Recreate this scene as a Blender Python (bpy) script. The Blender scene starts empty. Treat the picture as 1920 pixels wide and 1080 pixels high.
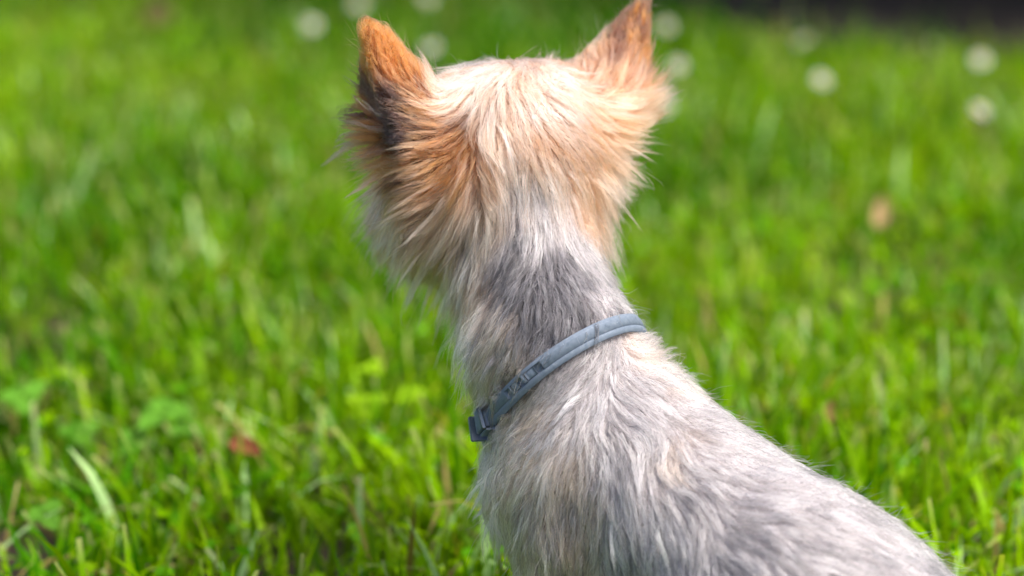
import bpy, math, random
import numpy as np
from mathutils import Vector, kdtree
from math import radians as R

rng = np.random.default_rng(7)
random.seed(7)
S = bpy.context.scene
COL = S.collection

# ------------------------------------------------------------------ camera
CAM_H, PITCH, LENS = 0.55, R(18.0), 85.0
cam_d = bpy.data.cameras.new('camera')
cam = bpy.data.objects.new('camera', cam_d); COL.objects.link(cam)
cam.location = (0, 0, CAM_H)
cam.rotation_euler = (math.pi / 2 - PITCH, 0, 0)
cam_d.lens = LENS; cam_d.sensor_width = 36.0
cam_d.clip_start = 0.02; cam_d.clip_end = 400
cam_d.dof.use_dof = True
cam_d.dof.focus_distance = 1.105
cam_d.dof.aperture_fstop = 3.6
S.camera = cam

# ------------------------------------------------------------------ world, sun, exposure
SUN_EL, SUN_AZ = R(60), R(112)          # azimuth clockwise from +Y: light from the right and a little behind the camera
W = bpy.data.worlds.new('World'); S.world = W; W.use_nodes = True
nt = W.node_tree; nt.nodes.clear()
sky = nt.nodes.new('ShaderNodeTexSky'); sky.sky_type = 'NISHITA'; sky.sun_disc = False
sky.sun_elevation = SUN_EL; sky.sun_rotation = SUN_AZ
sky.air_density = 0.7; sky.dust_density = 4.0; sky.ozone_density = 1.0
bg = nt.nodes.new('ShaderNodeBackground'); bg.inputs['Strength'].default_value = 0.088
wo = nt.nodes.new('ShaderNodeOutputWorld')
nt.links.new(sky.outputs[0], bg.inputs[0]); nt.links.new(bg.outputs[0], wo.inputs[0])
sd = bpy.data.lights.new('sun', 'SUN'); sd.energy = 1.5; sd.angle = R(28); sd.color = (1.0, 0.96, 0.91)
sun = bpy.data.objects.new('sun', sd); COL.objects.link(sun)
sv = Vector((math.cos(SUN_EL) * math.sin(SUN_AZ), math.cos(SUN_EL) * math.cos(SUN_AZ), math.sin(SUN_EL)))
sun.rotation_euler = sv.to_track_quat('Z', 'Y').to_euler(); sun.location = sv * 5
S.view_settings.view_transform = 'Standard'; S.view_settings.look = 'None'
S.view_settings.gamma = 1; S.view_settings.use_curve_mapping = False
S.view_settings.exposure = 1.98
S.cycles.use_denoising = True
S.cycles.max_bounces = 16; S.cycles.transmission_bounces = 12; S.cycles.diffuse_bounces = 5
S.cycles.glossy_bounces = 5; S.cycles.transparent_max_bounces = 8

# ------------------------------------------------------------------ pixel helper (1920 x 1080 photograph -> world point at depth d)
KP = 36.0 / LENS / 1920.0
C0 = np.array([0, 0, CAM_H]); FW = np.array([0, math.cos(PITCH), -math.sin(PITCH)])
UP = np.array([0, math.sin(PITCH), math.cos(PITCH)]); RT = np.array([1.0, 0, 0])
def P(px, py, d): return C0 + RT * ((px - 960) * KP * d) + UP * ((540 - py) * KP * d) + FW * d
def ray(px, py):
    v = RT * ((px - 960) * KP) + UP * ((540 - py) * KP) + FW
    return v / np.linalg.norm(v)
def on_plane(px, py, z):
    v = ray(px, py); return C0 + v * ((z - CAM_H) / v[2])
def nrm(a): return a / np.maximum(np.linalg.norm(a, axis=-1, keepdims=True), 1e-9)

# ------------------------------------------------------------------ object helpers
def tag(o, label, cat, group=None):
    o['label'] = label; o['category'] = cat
    if group: o['group'] = group
def link(name, data, parent=None, kind=None):
    o = bpy.data.objects.new(name, data); COL.objects.link(o)
    if parent is not None: o.parent = parent
    if kind: o['kind'] = kind
    return o
def empty(name, loc=(0, 0, 0)):
    o = link(name, None); o.location = loc; o.empty_display_size = .02; return o
def mesh_np(name, V, F, mat, smooth=True, col=None):
    """V n x 3, F m x k (k = 3 or 4)"""
    V = np.asarray(V, np.float32); F = np.asarray(F, np.int32)
    me = bpy.data.meshes.new(name); n, m, k = len(V), len(F), F.shape[1]
    me.vertices.add(n); me.vertices.foreach_set('co', V.ravel())
    me.loops.add(m * k); me.loops.foreach_set('vertex_index', F.ravel())
    me.polygons.add(m); me.polygons.foreach_set('loop_start', np.arange(0, m * k, k, dtype=np.int32))
    if smooth: me.polygons.foreach_set('use_smooth', np.ones(m, bool))
    me.update(calc_edges=True); me.validate()
    if col is not None:
        a = me.attributes.new('Col', 'FLOAT_COLOR', 'POINT')
        c = np.ones((n, 4), np.float32); c[:, :3] = col; a.data.foreach_set('color', c.ravel())
    if mat: me.materials.append(mat)
    return me
def new_mat(name):
    m = bpy.data.materials.new(name); m.use_nodes = True
    n = m.node_tree; n.nodes.clear()
    out = n.nodes.new('ShaderNodeOutputMaterial')
    return m, n, out
def principled(n, out, col=None, rough=.6, **kw):
    b = n.nodes.new('ShaderNodeBsdfPrincipled')
    if col is not None: b.inputs['Base Color'].default_value = (*col, 1)
    b.inputs['Roughness'].default_value = rough
    for k, v in kw.items(): b.inputs[k].default_value = v
    n.links.new(b.outputs[0], out.inputs[0]); return b
def noise_col(n, scale, cols, detail=6, coord='Object', pos=None):
    tc = n.nodes.new('ShaderNodeTexCoord'); t = n.nodes.new('ShaderNodeTexNoise')
    t.inputs['Scale'].default_value = scale; t.inputs['Detail'].default_value = detail
    n.links.new(tc.outputs[coord], t.inputs['Vector'])
    r = n.nodes.new('ShaderNodeValToRGB'); e = r.color_ramp.elements
    pos = pos or [.3 + .4 * i / (len(cols) - 1) for i in range(len(cols))]
    while len(e) < len(cols): e.new(.5)
    for i, c in enumerate(cols): e[i].position = pos[i]; e[i].color = (*c, 1)
    n.links.new(t.outputs['Fac'], r.inputs[0]); return r, t

def leaf_mat(name, attr=True, col=(.1, .2, .02), trans=.45, rough=.4, tboost=(1.25, 1.25, .1), gloss=.006):
    """thin blade: diffuse + translucent + a soft waxy gloss"""
    m, n, out = new_mat(name)
    if attr:
        a = n.nodes.new('ShaderNodeAttribute'); a.attribute_name = 'Col'; src = a.outputs['Color']
    else:
        r, _ = noise_col(n, 40, [tuple(c * .75 for c in col), tuple(min(1, c * 1.25) for c in col)]); src = r.outputs[0]
    d = n.nodes.new('ShaderNodeBsdfDiffuse'); n.links.new(src, d.inputs['Color'])
    t = n.nodes.new('ShaderNodeBsdfTranslucent')
    mu = n.nodes.new('ShaderNodeMix'); mu.data_type = 'RGBA'; mu.blend_type = 'MULTIPLY'; mu.inputs[0].default_value = 1
    n.links.new(src, mu.inputs[6]); mu.inputs[7].default_value = (*tboost, 1); n.links.new(mu.outputs[2], t.inputs['Color'])
    x = n.nodes.new('ShaderNodeMixShader'); x.inputs[0].default_value = trans
    n.links.new(d.outputs[0], x.inputs[1]); n.links.new(t.outputs[0], x.inputs[2])
    g = n.nodes.new('ShaderNodeBsdfGlossy'); g.inputs['Roughness'].default_value = rough; g.inputs['Color'].default_value = (.9, 1, .4, 1)
    y = n.nodes.new('ShaderNodeMixShader'); y.inputs[0].default_value = gloss
    n.links.new(x.outputs[0], y.inputs[1]); n.links.new(g.outputs[0], y.inputs[2]); n.links.new(y.outputs[0], out.inputs[0])
    return m

# ------------------------------------------------------------------ the dog's body as a distance field
def cap(a, b, ra, rb): return ('c', np.asarray(a, float), np.asarray(b, float), ra, rb)
def seg(px0, py0, d0, r0, px1, py1, d1, r1): return cap(P(px0, py0, d0), P(px1, py1, d1), r0, r1)
sh = P(1110, 1000, 1.12); DF = np.array([-.72, .69, 0]); DS = np.array([.69, .72, 0])   # dog's forward and right side
rump = P(1610, 1250, 1.06)
def low(p, z): q = np.array(p, float); q[2] = z; return q
BODY = [
    seg(950, 285, 1.160, .0375, 980, 278, 1.165, .0375),                 # skull
    seg(955, 275, 1.165, .036, 930, 320, 1.195, .033),                   # forehead side
    seg(852, 340, 1.150, .0260, 840, 390, 1.165, .0235),                 # near cheek
    seg(1052, 290, 1.178, .0232, 1055, 345, 1.182, .0200),               # far cheek
    seg(805, 255, 1.142, .0150, 860, 250, 1.150, .0220),                 # near ear base
    seg(1120, 185, 1.180, .0130, 1060, 210, 1.180, .0200),               # far ear base
    seg(850, 400, 1.195, .0255, 815, 425, 1.240, .0150),                 # muzzle
    seg(785, 418, 1.190, .0140, 845, 415, 1.185, .0210),                 # jaw and beard
    seg(968, 360, 1.165, .0340, 998, 510, 1.150, .0275),                # nape
    seg(998, 510, 1.150, .0275, 1036, 650, 1.135, .0335),               # neck
    seg(1036, 650, 1.135, .0335, 1135, 808, 1.130, .0355),               # to withers
    seg(1066, 745, 1.145, .0350, 1108, 890, 1.135, .0440),               # chest
    seg(1108, 890, 1.135, .0440, 1156, 1030, 1.130, .0380),              # shoulder
    seg(1190, 890, 1.122, .0450, 1496, 1150, 1.075, .0525),              # trunk
    seg(1496, 1150, 1.075, .0525, 1615, 1242, 1.060, .0525),             # rump
    cap(sh - DS * .012, low(sh + DF * .028 - DS * .016, .012), .019, .0105),      # near foreleg
    cap(sh + DS * .030, low(sh + DF * .028 + DS * .030, .012), .019, .0105),
    cap(low(sh + DF * .028 - DS * .016, .011), low(sh + DF * .046 - DS * .016, .009), .0115, .0095),
    cap(low(sh + DF * .028 + DS * .030, .011), low(sh + DF * .046 + DS * .030, .009), .0115, .0095),
    cap(rump - DS * .030 + DF * .02, low(rump - DS * .040 + DF * .105, .045), .042, .022),  # thighs
    cap(rump + DS * .030 + DF * .02, low(rump + DS * .040 + DF * .105, .045), .042, .022),
    cap(low(rump - DS * .042 + DF * .07, .013), low(rump - DS * .044 + DF * .135, .010), .013, .0105),
    cap(low(rump + DS * .042 + DF * .07, .013), low(rump + DS * .044 + DF * .135, .010), .013, .0105),
    cap(low(rump - DF * .050, .03), low(rump - DF * .085, .028), .011, .008),     # tail
]
# ears: bent plates, each two triangles that meet in a ridge, given a thickness
EARS = [
    [(P(690, 58, 1.122), P(694, 262, 1.150), P(758, 285, 1.122)), (P(690, 58, 1.122), P(758, 285, 1.122), P(832, 192, 1.138)),
     (P(690, 58, 1.122), P(718, 66, 1.127), P(832, 192, 1.138))],
    [(P(1204, 10, 1.188), P(1050, 160, 1.183), P(1140, 235, 1.160)), (P(1204, 10, 1.188), P(1140, 235, 1.160), P(1208, 225, 1.190))],
]
EAR_R = [.0021, .0021]
def d_cap(p, q):
    _, a, b, ra, rb = q; ab = b - a; L = float(ab @ ab)
    t = np.clip(((p - a) @ ab) / L, 0, 1)
    return np.linalg.norm(p - a - t[..., None] * ab, axis=-1) - (ra + (rb - ra) * t)
def smin(a, b, k):
    h = np.maximum(k - np.abs(a - b), 0) / k
    return np.minimum(a, b) - h * h * k * .25
def d_tri(p, t):
    a, b, c = t; n = np.cross(b - a, c - a); n = n / np.linalg.norm(n)
    ins = np.ones(p.shape[:-1], bool); de = None
    for u, v in ((a, b), (b, c), (c, a)):
        e = v - u; w = p - u
        ins &= (w @ np.cross(n, e)) >= 0
        s = np.clip((w @ e) / (e @ e), 0, 1); dd = np.linalg.norm(w - s[..., None] * e, axis=-1)
        de = dd if de is None else np.minimum(de, dd)
    return np.where(ins, np.abs((p - a) @ n), de)
def d_body(p):
    s = None
    for q in BODY:
        d = d_cap(p, q); s = d if s is None else smin(s, d, .016)
    return s
def d_ear(p, i):
    s = None
    for t in EARS[i]:
        d = d_tri(p, t); s = d if s is None else smin(s, d, .003)
    return s - EAR_R[i]
def sdf(p):
    s = d_body(p)
    for i in (0, 1): s = smin(s, d_ear(p, i), .010)
    return s
def grad(p, f=sdf, e=.0008):
    g = np.stack([f(p + np.eye(3)[i] * e) - f(p - np.eye(3)[i] * e) for i in range(3)], -1)
    return nrm(g)
def march(px, py, f=sdf):
    """first point of the skin along a sight line; a near miss (a line through loose hair) gives the nearest skin"""
    v = ray(px, py); t = .8; best = (9, t)
    for _ in range(110):
        s = float(f((C0 + v * t)[None])[0]); best = min(best, (s, t)); t += max(s * .9, .0003)
        if s < .0003 or t > 1.6: break
    q = C0 + v * best[1]
    if best[0] > .0003:
        for _ in range(4): q = q - grad(q[None], f)[0] * float(f(q[None])[0])
    return q, best[0] < .016

# surface nets over a grid
def surface(h=.0025):
    lo = np.array([-.12, .84, -.004]); hi = np.array([.30, 1.36, .355])
    for q in BODY:
        lo = np.minimum(lo, np.minimum(q[1], q[2]) - max(q[3], q[4]) - .012); hi = np.maximum(hi, np.maximum(q[1], q[2]) + max(q[3], q[4]) + .012)
    n = np.ceil((hi - lo) / h).astype(int) + 1
    f = np.empty(n, np.float32)
    ys, zs = np.meshgrid(np.arange(n[1]) * h + lo[1], np.arange(n[2]) * h + lo[2], indexing='ij')
    for i0 in range(0, n[0], 8):
        i1 = min(n[0], i0 + 8); xs = np.arange(i0, i1) * h + lo[0]
        p = np.empty((i1 - i0, n[1], n[2], 3), np.float32)
        p[..., 0] = xs[:, None, None]; p[..., 1] = ys; p[..., 2] = zs
        f[i0:i1] = sdf(p)
    ins = f < 0
    c = np.zeros(n - 1, np.int8); corners = [(i, j, k) for i in (0, 1) for j in (0, 1) for k in (0, 1)]
    sl = lambda a, o: a[o[0]:o[0] + n[0] - 1, o[1]:o[1] + n[1] - 1, o[2]:o[2] + n[2] - 1]
    for o in corners: c += sl(ins, o)
    act = (c > 0) & (c < 8); idx = np.full(n - 1, -1, np.int64); cells = np.argwhere(act); idx[act] = np.arange(len(cells))
    acc = np.zeros((len(cells), 3)); cnt = np.zeros(len(cells))
    for o in corners:
        for ax in range(3):
            if o[ax]: continue
            o2 = list(o); o2[ax] = 1
            fa = f[tuple((cells + o).T)]; fb = f[tuple((cells + o2).T)]; x = (fa < 0) != (fb < 0)
            t = np.where(x, fa / np.where(x, fa - fb, 1), 0)
            pt = np.array(o, float)[None] + t[:, None] * np.eye(3)[ax]
            acc += pt * x[:, None]; cnt += x
    V = lo + (cells + acc / cnt[:, None]) * h
    F = []
    for ax in range(3):
        u, v = (ax + 1) % 3, (ax + 2) % 3
        a = ins[:-1] if ax == 0 else ins[:, :-1] if ax == 1 else ins[:, :, :-1]
        b = ins[1:] if ax == 0 else ins[:, 1:] if ax == 1 else ins[:, :, 1:]
        e = np.argwhere(a != b); s = a[tuple(e.T)]
        ok = (e[:, u] > 0) & (e[:, v] > 0) & (e[:, u] < n[u] - 1) & (e[:, v] < n[v] - 1); e, s = e[ok], s[ok]
        def cell(du, dv):
            q = e.copy(); q[:, u] -= du; q[:, v] -= dv; return idx[tuple(q.T)]
        q = np.stack([cell(1, 1), cell(0, 1), cell(0, 0), cell(1, 0)], 1)
        q[~s] = q[~s][:, ::-1]; F.append(q)
    return V, np.concatenate(F)

BV, BF = surface()

# ------------------------------------------------------------------ coat: what colour, how long and which way it lies, at anchors on the skin
CR = (.48, .285, .19); WH = (.57, .42, .33); PE = (.40, .175, .082); OR = (.33, .10, .018); RU = (.30, .09, .015); BR = (.022, .011, .008)
TA = (.24, .105, .042); BE = (.355, .27, .20); GR = (.070, .066, .072); SI = (.43, .385, .375); DG = (.014, .014, .017); PB = (.13, .052, .030); LG = (.17, .158, .162)
# px, py, dx, dy, length mm, lift, colour a, colour b, share of b, wave, clump
A = [
    # near ear
    (688, 70, -.05, -1, 10, .22, RU, OR, .5, .1, .3), (690, 110, -.15, -1, 10, .2, RU, OR, .4, .1, .4), (705, 140, -.45, -.85, 11, .2, RU, BR, .3, .15, .5),
    (735, 120, -.25, -.95, 10, .2, RU, OR, .4, .1, .4), (695, 180, -.9, -.45, 11, .25, BR, RU, .25, .2, .5), (735, 175, -.9, -.5, 12, .22, BR, TA, .2, .2, .6),
    (768, 190, -.9, -.45, 14, .25, BR, PE, .25, .2, .6), (800, 245, -1, .05, 18, .25, BR, TA, .45, .25, .65), (740, 255, -1, .0, 16, .22, BR, TA, .15, .25, .6), (770, 140, -.6, -.75, 13, .25, OR, RU, .35, .15, .5), (795, 160, -.4, -.9, 13, .25, OR, PE, .3, .15, .5), (805, 180, -.35, -.9, 14, .4, OR, PE, .5, .15, .5), (740, 220, -1, -.12, 14, .22, BR, TA, .15, .2, .6), (695, 225, -1, .05, 17, .38, RU, BR, .4, .25, .6),
    (790, 222, -.95, -.2, 16, .25, BR, TA, .45, .2, .6), (825, 210, -.8, .1, 18, .3, PE, OR, .5, .3, .6),
    (700, 262, -1, .2, 18, .4, RU, TA, .4, .3, .6), (750, 262, -1, .1, 18, .25, BR, TA, .25, .3, .6),
    # side of the head below the ear
    (860, 240, -.5, .6, 16, .4, RU, BR, .3, .8, .8), (882, 270, .0, 1, 18, .4, OR, RU, .45, .9, .8), (820, 270, -.9, .4, 22, .35, OR, TA, .5, .5, .7),
    (770, 310, -1, .38, 26, .35, TA, BR, .25, .35, .75), (710, 310, -.95, .45, 26, .46, TA, OR, .4, .35, .7), (860, 320, -.5, .9, 24, .38, OR, TA, .55, .5, .85),
    (800, 360, -.85, .6, 28, .38, TA, BR, .3, .4, .85), (730, 370, -.75, .7, 32, .45, TA, PE, .35, .35, .85), (865, 390, -.5, .9, 28, .38, TA, CR, .5, .4, .9),
    (820, 430, -.65, .8, 26, .38, TA, CR, .5, .4, .85), (760, 430, -.6, .8, 26, .38, TA, BE, .5, .3, .85), (720, 440, -.5, .85, 24, .36, TA, BE, .3, .3, .7),
    (780, 480, -.45, .9, 22, .32, BE, TA, .4, .3, .7), (850, 470, -.45, .9, 24, .3, BE, TA, .5, .3, .7),
    (690, 390, -.7, .75, 22, .34, TA, BR, .25, .35, .85), (700, 490, -.4, .9, 20, .28, TA, BR, .2, .3, .85), (675, 320, -.6, .8, 20, .36, TA, BE, .3, .3, .8), (740, 520, -.3, .95, 20, .28, TA, BE, .4, .3, .8), (780, 440, -.5, .85, 24, .34, TA, BR, .25, .35, .85),
    # crown and nape
    (850, 130, -.75, .4, 22, .4, CR, PE, .4, .35, .85), (880, 118, -.7, .6, 24, .35, WH, PE, .3, .3, .85), (840, 170, -.45, .85, 26, .4, WH, CR, .4, .4, .85), (885, 185, -.12, 1, 28, .35, WH, CR, .5, .4, .85),
    (910, 250, -.12, 1, 28, .35, CR, PE, .3, .5, .85), (915, 320, -.18, 1, 28, .35, CR, PE, .4, .5, .85), (930, 140, -.25, .95, 22, .25, WH, PE, .35, .25, .7), (945, 210, -.05, 1, 24, .22, CR, WH, .5, .3, .6),
    (1000, 125, .15, 1, 16, .15, CR, WH, .4, .15, .4), (1000, 200, .3, .95, 18, .13, CR, WH, .5, .15, .4), (1000, 270, .3, .95, 20, .13, CR, PE, .3, .2, .5), (960, 300, .05, 1, 22, .2, CR, WH, .5, .3, .6),
    (1045, 140, .6, .7, 18, .25, WH, CR, .4, .2, .5), (1050, 200, .75, .65, 20, .14, CR, WH, .4, .15, .4), (1060, 270, .75, .65, 24, .15, CR, PE, .35, .15, .5), (1030, 330, .5, .85, 24, .15, CR, WH, .5, .2, .5),
    (968, 350, 0, 1, 22, .22, SI, CR, .4, .3, .7), (1010, 370, .2, 1, 20, .18, SI, WH, .4, .25, .6), (920, 400, -.3, .95, 24, .3, CR, BE, .6, .35, .8),
    # far cheek and its fringe
    (1110, 195, .95, .15, 24, .3, PE, CR, .5, .2, .7), (1160, 195, .97, .0, 19, .33, CR, PE, .4, .4, .7), (1140, 230, 1, .25, 22, .34, CR, PE, .45, .2, .75), (1100, 260, .9, .4, 28, .25, CR, PE, .45, .2, .7), (1130, 300, .9, .5, 24, .31, CR, PE, .4, .2, .75),
    (1085, 330, .7, .7, 28, .25, CR, PE, .4, .2, .65), (1115, 365, .65, .8, 23, .3, CR, PE, .45, .2, .7), (1085, 395, .45, .9, 21, .26, PE, CR, .3, .2, .6),
    # far ear
    (1195, 40, .05, -1, 7, .2, PB, OR, .4, .1, .3), (1170, 75, -.05, -1, 8, .2, PB, OR, .3, .1, .3), (1125, 100, -.25, -.95, 8, .16, PE, CR, .4, .15, .7), (1085, 140, -.2, -1, 8, .16, PE, CR, .5, .15, .7),
    (1150, 120, .1, -1, 10, .2, PB, PE, .45, .15, .7), (1150, 155, .3, -.95, 14, .3, PE, PB, .4, .15, .8), (1195, 130, .35, -.9, 9, .25, OR, PB, .5, .15, .4), (1130, 180, .6, -.6, 16, .3, CR, PE, .4, .2, .75), (1190, 180, .9, -.4, 20, .45, PE, CR, .5, .2, .75),
    # neck
    (1000, 420, .05, 1, 20, .2, SI, LG, .5, .25, .8), (960, 440, -.2, 1, 20, .2, LG, DG, .4, .3, .7), (915, 450, -.45, .9, 22, .25, BE, SI, .4, .35, .7), (1060, 410, .25, .97, 18, .16, SI, LG, .4, .2, .65),
    (1095, 450, .35, .95, 14, .14, LG, SI, .5, .15, .5), (950, 490, -.3, .97, 20, .25, LG, DG, .5, .35, .8), (985, 530, -.2, .97, 18, .2, GR, DG, .35, .35, .8), (1040, 480, .1, 1, 17, .2, GR, LG, .45, .25, .8), (1035, 540, .05, 1, 16, .18, GR, LG, .35, .3, .8), (1090, 520, .25, .97, 13, .14, LG, GR, .4, .2, .6),
    (1130, 530, .35, .93, 10, .14, SI, LG, .4, .2, .5), (900, 530, -.4, .9, 20, .3, BE, TA, .3, .4, .8), (1000, 580, -.1, 1, 15, .16, GR, DG, .5, .4, .7), (1070, 590, -.05, 1, 14, .16, LG, DG, .45, .35, .7),
    (1140, 575, .2, 1, 11, .2, SI, GR, .4, .3, .6), (1175, 570, .7, .6, 10, .3, SI, LG, .3, .2, .6), (940, 600, -.35, .93, 20, .25, BE, GR, .35, .4, .7), (890, 620, -.45, .88, 20, .3, BE, SI, .3, .4, .8),
    (960, 660, -.5, .85, 18, .2, BE, LG, .4, .4, .7), (890, 700, -.3, .95, 18, .24, BE, TA, .3, .3, .6), (1030, 640, -.35, .93, 12, .15, LG, GR, .4, .35, .7),
    # shoulders and back
    (1200, 655, .6, -.2, 13, .35, WH, SI, .4, .3, .6), (1150, 670, -.1, .9, 16, .3, SI, LG, .35, .4, .7), (1240, 660, .7, -.35, 12, .42, SI, WH, .4, .3, .6), (1060, 720, -.6, .8, 20, .2, SI, LG, .35, .35, .65),
    (1000, 780, -.72, .7, 17, .17, BE, SI, .45, .3, .6), (945, 820, -.75, .66, 18, .2, BE, SI, .4, .3, .6), (1110, 760, -.25, .95, 20, .22, SI, LG, .4, .4, .7), (1180, 740, .35, .9, 20, .24, SI, LG, .35, .4, .7),
    (1270, 720, .7, .5, 15, .26, SI, WH, .5, .3, .6), (1210, 800, .75, .65, 20, .22, SI, LG, .25, .35, .7), (1150, 840, .35, .93, 22, .2, SI, LG, .35, .35, .7), (1260, 850, .05, 1, 20, .26, SI, WH, .4, .4, .75), (1330, 770, .85, .45, 16, .22, SI, LG, .35, .25, .6),
    (1370, 830, 1, .25, 17, .16, SI, LG, .3, .25, .6), (1440, 860, .95, .4, 18, .14, SI, LG, .4, .2, .55), (1330, 900, .8, .6, 18, .16, SI, LG, .4, .3, .7), (1430, 950, .9, .45, 18, .14, SI, LG, .4, .3, .7),
    (1540, 930, .85, .55, 14, .13, SI, LG, .3, .15, .45), (1540, 1010, .9, .45, 16, .14, SI, LG, .4, .25, .6), (1640, 1000, .8, .6, 14, .14, SI, LG, .3, .15, .45), (1680, 1060, .85, .5, 14, .14, SI, LG, .4, .15, .45),
    (1050, 850, -.4, .92, 24, .18, BE, SI, .5, .3, .65), (970, 880, -.55, .83, 20, .2, BE, WH, .4, .3, .6), (1000, 960, -.25, .97, 26, .2, BE, LG, .3, .2, .6), (920, 900, -.5, .87, 20, .26, WH, BE, .5, .3, .6),
    (1090, 940, -.08, 1, 20, .16, BE, LG, .4, .2, .6), (1060, 1030, -.05, 1, 24, .16, BE, LG, .3, .2, .6), (970, 1040, -.1, 1, 24, .22, BE, WH, .4, .2, .6), (1180, 930, .3, .95, 24, .18, SI, LG, .4, .3, .7),
    (1170, 1030, .15, 1, 20, .16, SI, LG, .4, .3, .7), (1280, 970, .5, .87, 24, .17, SI, LG, .35, .3, .7), (1300, 1050, .35, .93, 24, .17, SI, LG, .4, .35, .7), (1400, 1040, .75, .65, 18, .15, SI, LG, .4, .3, .7),
    (1500, 1075, .8, .6, 20, .14, SI, LG, .4, .25, .6),
]
AP, AD, AL, AQ, AC1, AC2 = [], [], [], [], [], []
for (px, py, dx, dy, L, lf, ca, cb, sb, wv, cl) in A:
    q, hit = march(px, py)
    if not hit: continue
    AP.append(q); v = RT * dx - UP * dy; AD.append(v / np.linalg.norm(v)); AL.append(L * .001); AQ.append((lf, sb, wv, cl)); AC1.append(ca); AC2.append(cb)
# legs, belly and rump, low in the coat and out of the picture: plain silver lying back and down
for z0 in (.01, .05):
    for q, d in ((low(sh + DF * .03, z0), (0, 0, -1)), (low(rump - DS * .06 + DF * .05, z0), (.6, -.6, -.4)), (low(rump + DS * .06, z0), (.6, -.6, -.4)), (low(rump - DF * .06, z0), (.3, -.3, -.9))):
        AP.append(q); AD.append(np.array(d, float)); AL.append(.015); AQ.append((.15, .3, .2, .5)); AC1.append(SI); AC2.append(BE)
AP, AD, AL, AQ, AC1, AC2 = [np.array(x, float) for x in (AP, AD, AL, AQ, AC1, AC2)]
def weights(p, s=.005):
    out = np.empty((len(p), len(AP)), np.float32)
    for i in range(0, len(p), 20000):
        d2 = ((p[i:i + 20000, None] - AP[None]) ** 2).sum(-1); w = 1 / (d2 + s * s) ** 2.5
        out[i:i + 20000] = w / w.sum(1, keepdims=True)
    return out
def wob(p, wl, seed):
    """smooth vector noise from a few sines"""
    r = np.random.default_rng(seed); o = np.zeros_like(p)
    for _ in range(5):
        k = nrm(r.normal(size=3)) * 2 * math.pi / (wl * r.uniform(.7, 1.5)); o += np.sin(p @ k + r.uniform(0, 6.3))[:, None] * r.normal(size=3)
    return o * .4

# skin
wv_ = weights(BV, .008)
skin_col = (wv_ @ AC1) * .55 + (wv_ @ AC2) * .15
m, n, out = new_mat('skin'); a_ = n.nodes.new('ShaderNodeAttribute'); a_.attribute_name = 'Col'
b_ = principled(n, out, rough=.8); n.links.new(a_.outputs['Color'], b_.inputs['Base Color']); SKIN = m
dog = empty('dog', (rump[0], rump[1], 0)); DOG_O = np.array([rump[0], rump[1], 0.0])
tag(dog, 'small silver and tan terrier sitting on the lawn with its back turned', 'dog')
link('body', mesh_np('body', BV - DOG_O, BF, SKIN, col=skin_col), dog)

# ------------------------------------------------------------------ collar geometry (needed before the coat, which it presses down)
c1 = march(1184, 612, d_body)[0]; c2 = march(1050, 666, d_body)[0]; c3 = march(908, 806, d_body)[0]
CN = np.cross(c1 - c2, c3 - c2); CN /= np.linalg.norm(CN)
if CN[2] < 0: CN = -CN
axis_pt = P(1036, 650, 1.135)
CC = axis_pt - CN * float((axis_pt - c2) @ CN)
E1 = np.cross(CN, [0, 0, 1.0]); E1 /= np.linalg.norm(E1); E2 = np.cross(CN, E1)
NF = 720
phi = np.linspace(0, 2 * math.pi, NF, endpoint=False)
rad = np.cos(phi)[:, None] * E1 + np.sin(phi)[:, None] * E2
rr = np.full(NF, .02)
for _ in range(60):
    s_ = d_body(CC + rad * rr[:, None]); rr += np.clip(.0020 - s_, -.004, .004) * .8
kf = np.fft.fft(rr); fr = np.abs(np.fft.fftfreq(NF, 1 / NF)); kf[fr > 6] = 0; rr = np.fft.ifft(kf).real
RING = CC + rad * rr[:, None]
RT_ = nrm(np.roll(RING, -1, 0) - np.roll(RING, 1, 0))
RG = grad(RING, d_body, .002); RG = nrm(RG - RT_ * (RG * RT_).sum(1, keepdims=True))
for _ in range(8): RG = nrm(np.roll(RG, 4, 0) + RG + np.roll(RG, -4, 0))
RW = nrm(np.cross(RT_, RG)); RW *= np.sign((RW @ CN))[:, None]        # towards the head
def pix(p):
    q = p - C0; d = q @ FW; return np.stack([960 + (q @ RT) / d / KP, 540 - (q @ UP) / d / KP], -1)

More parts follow.
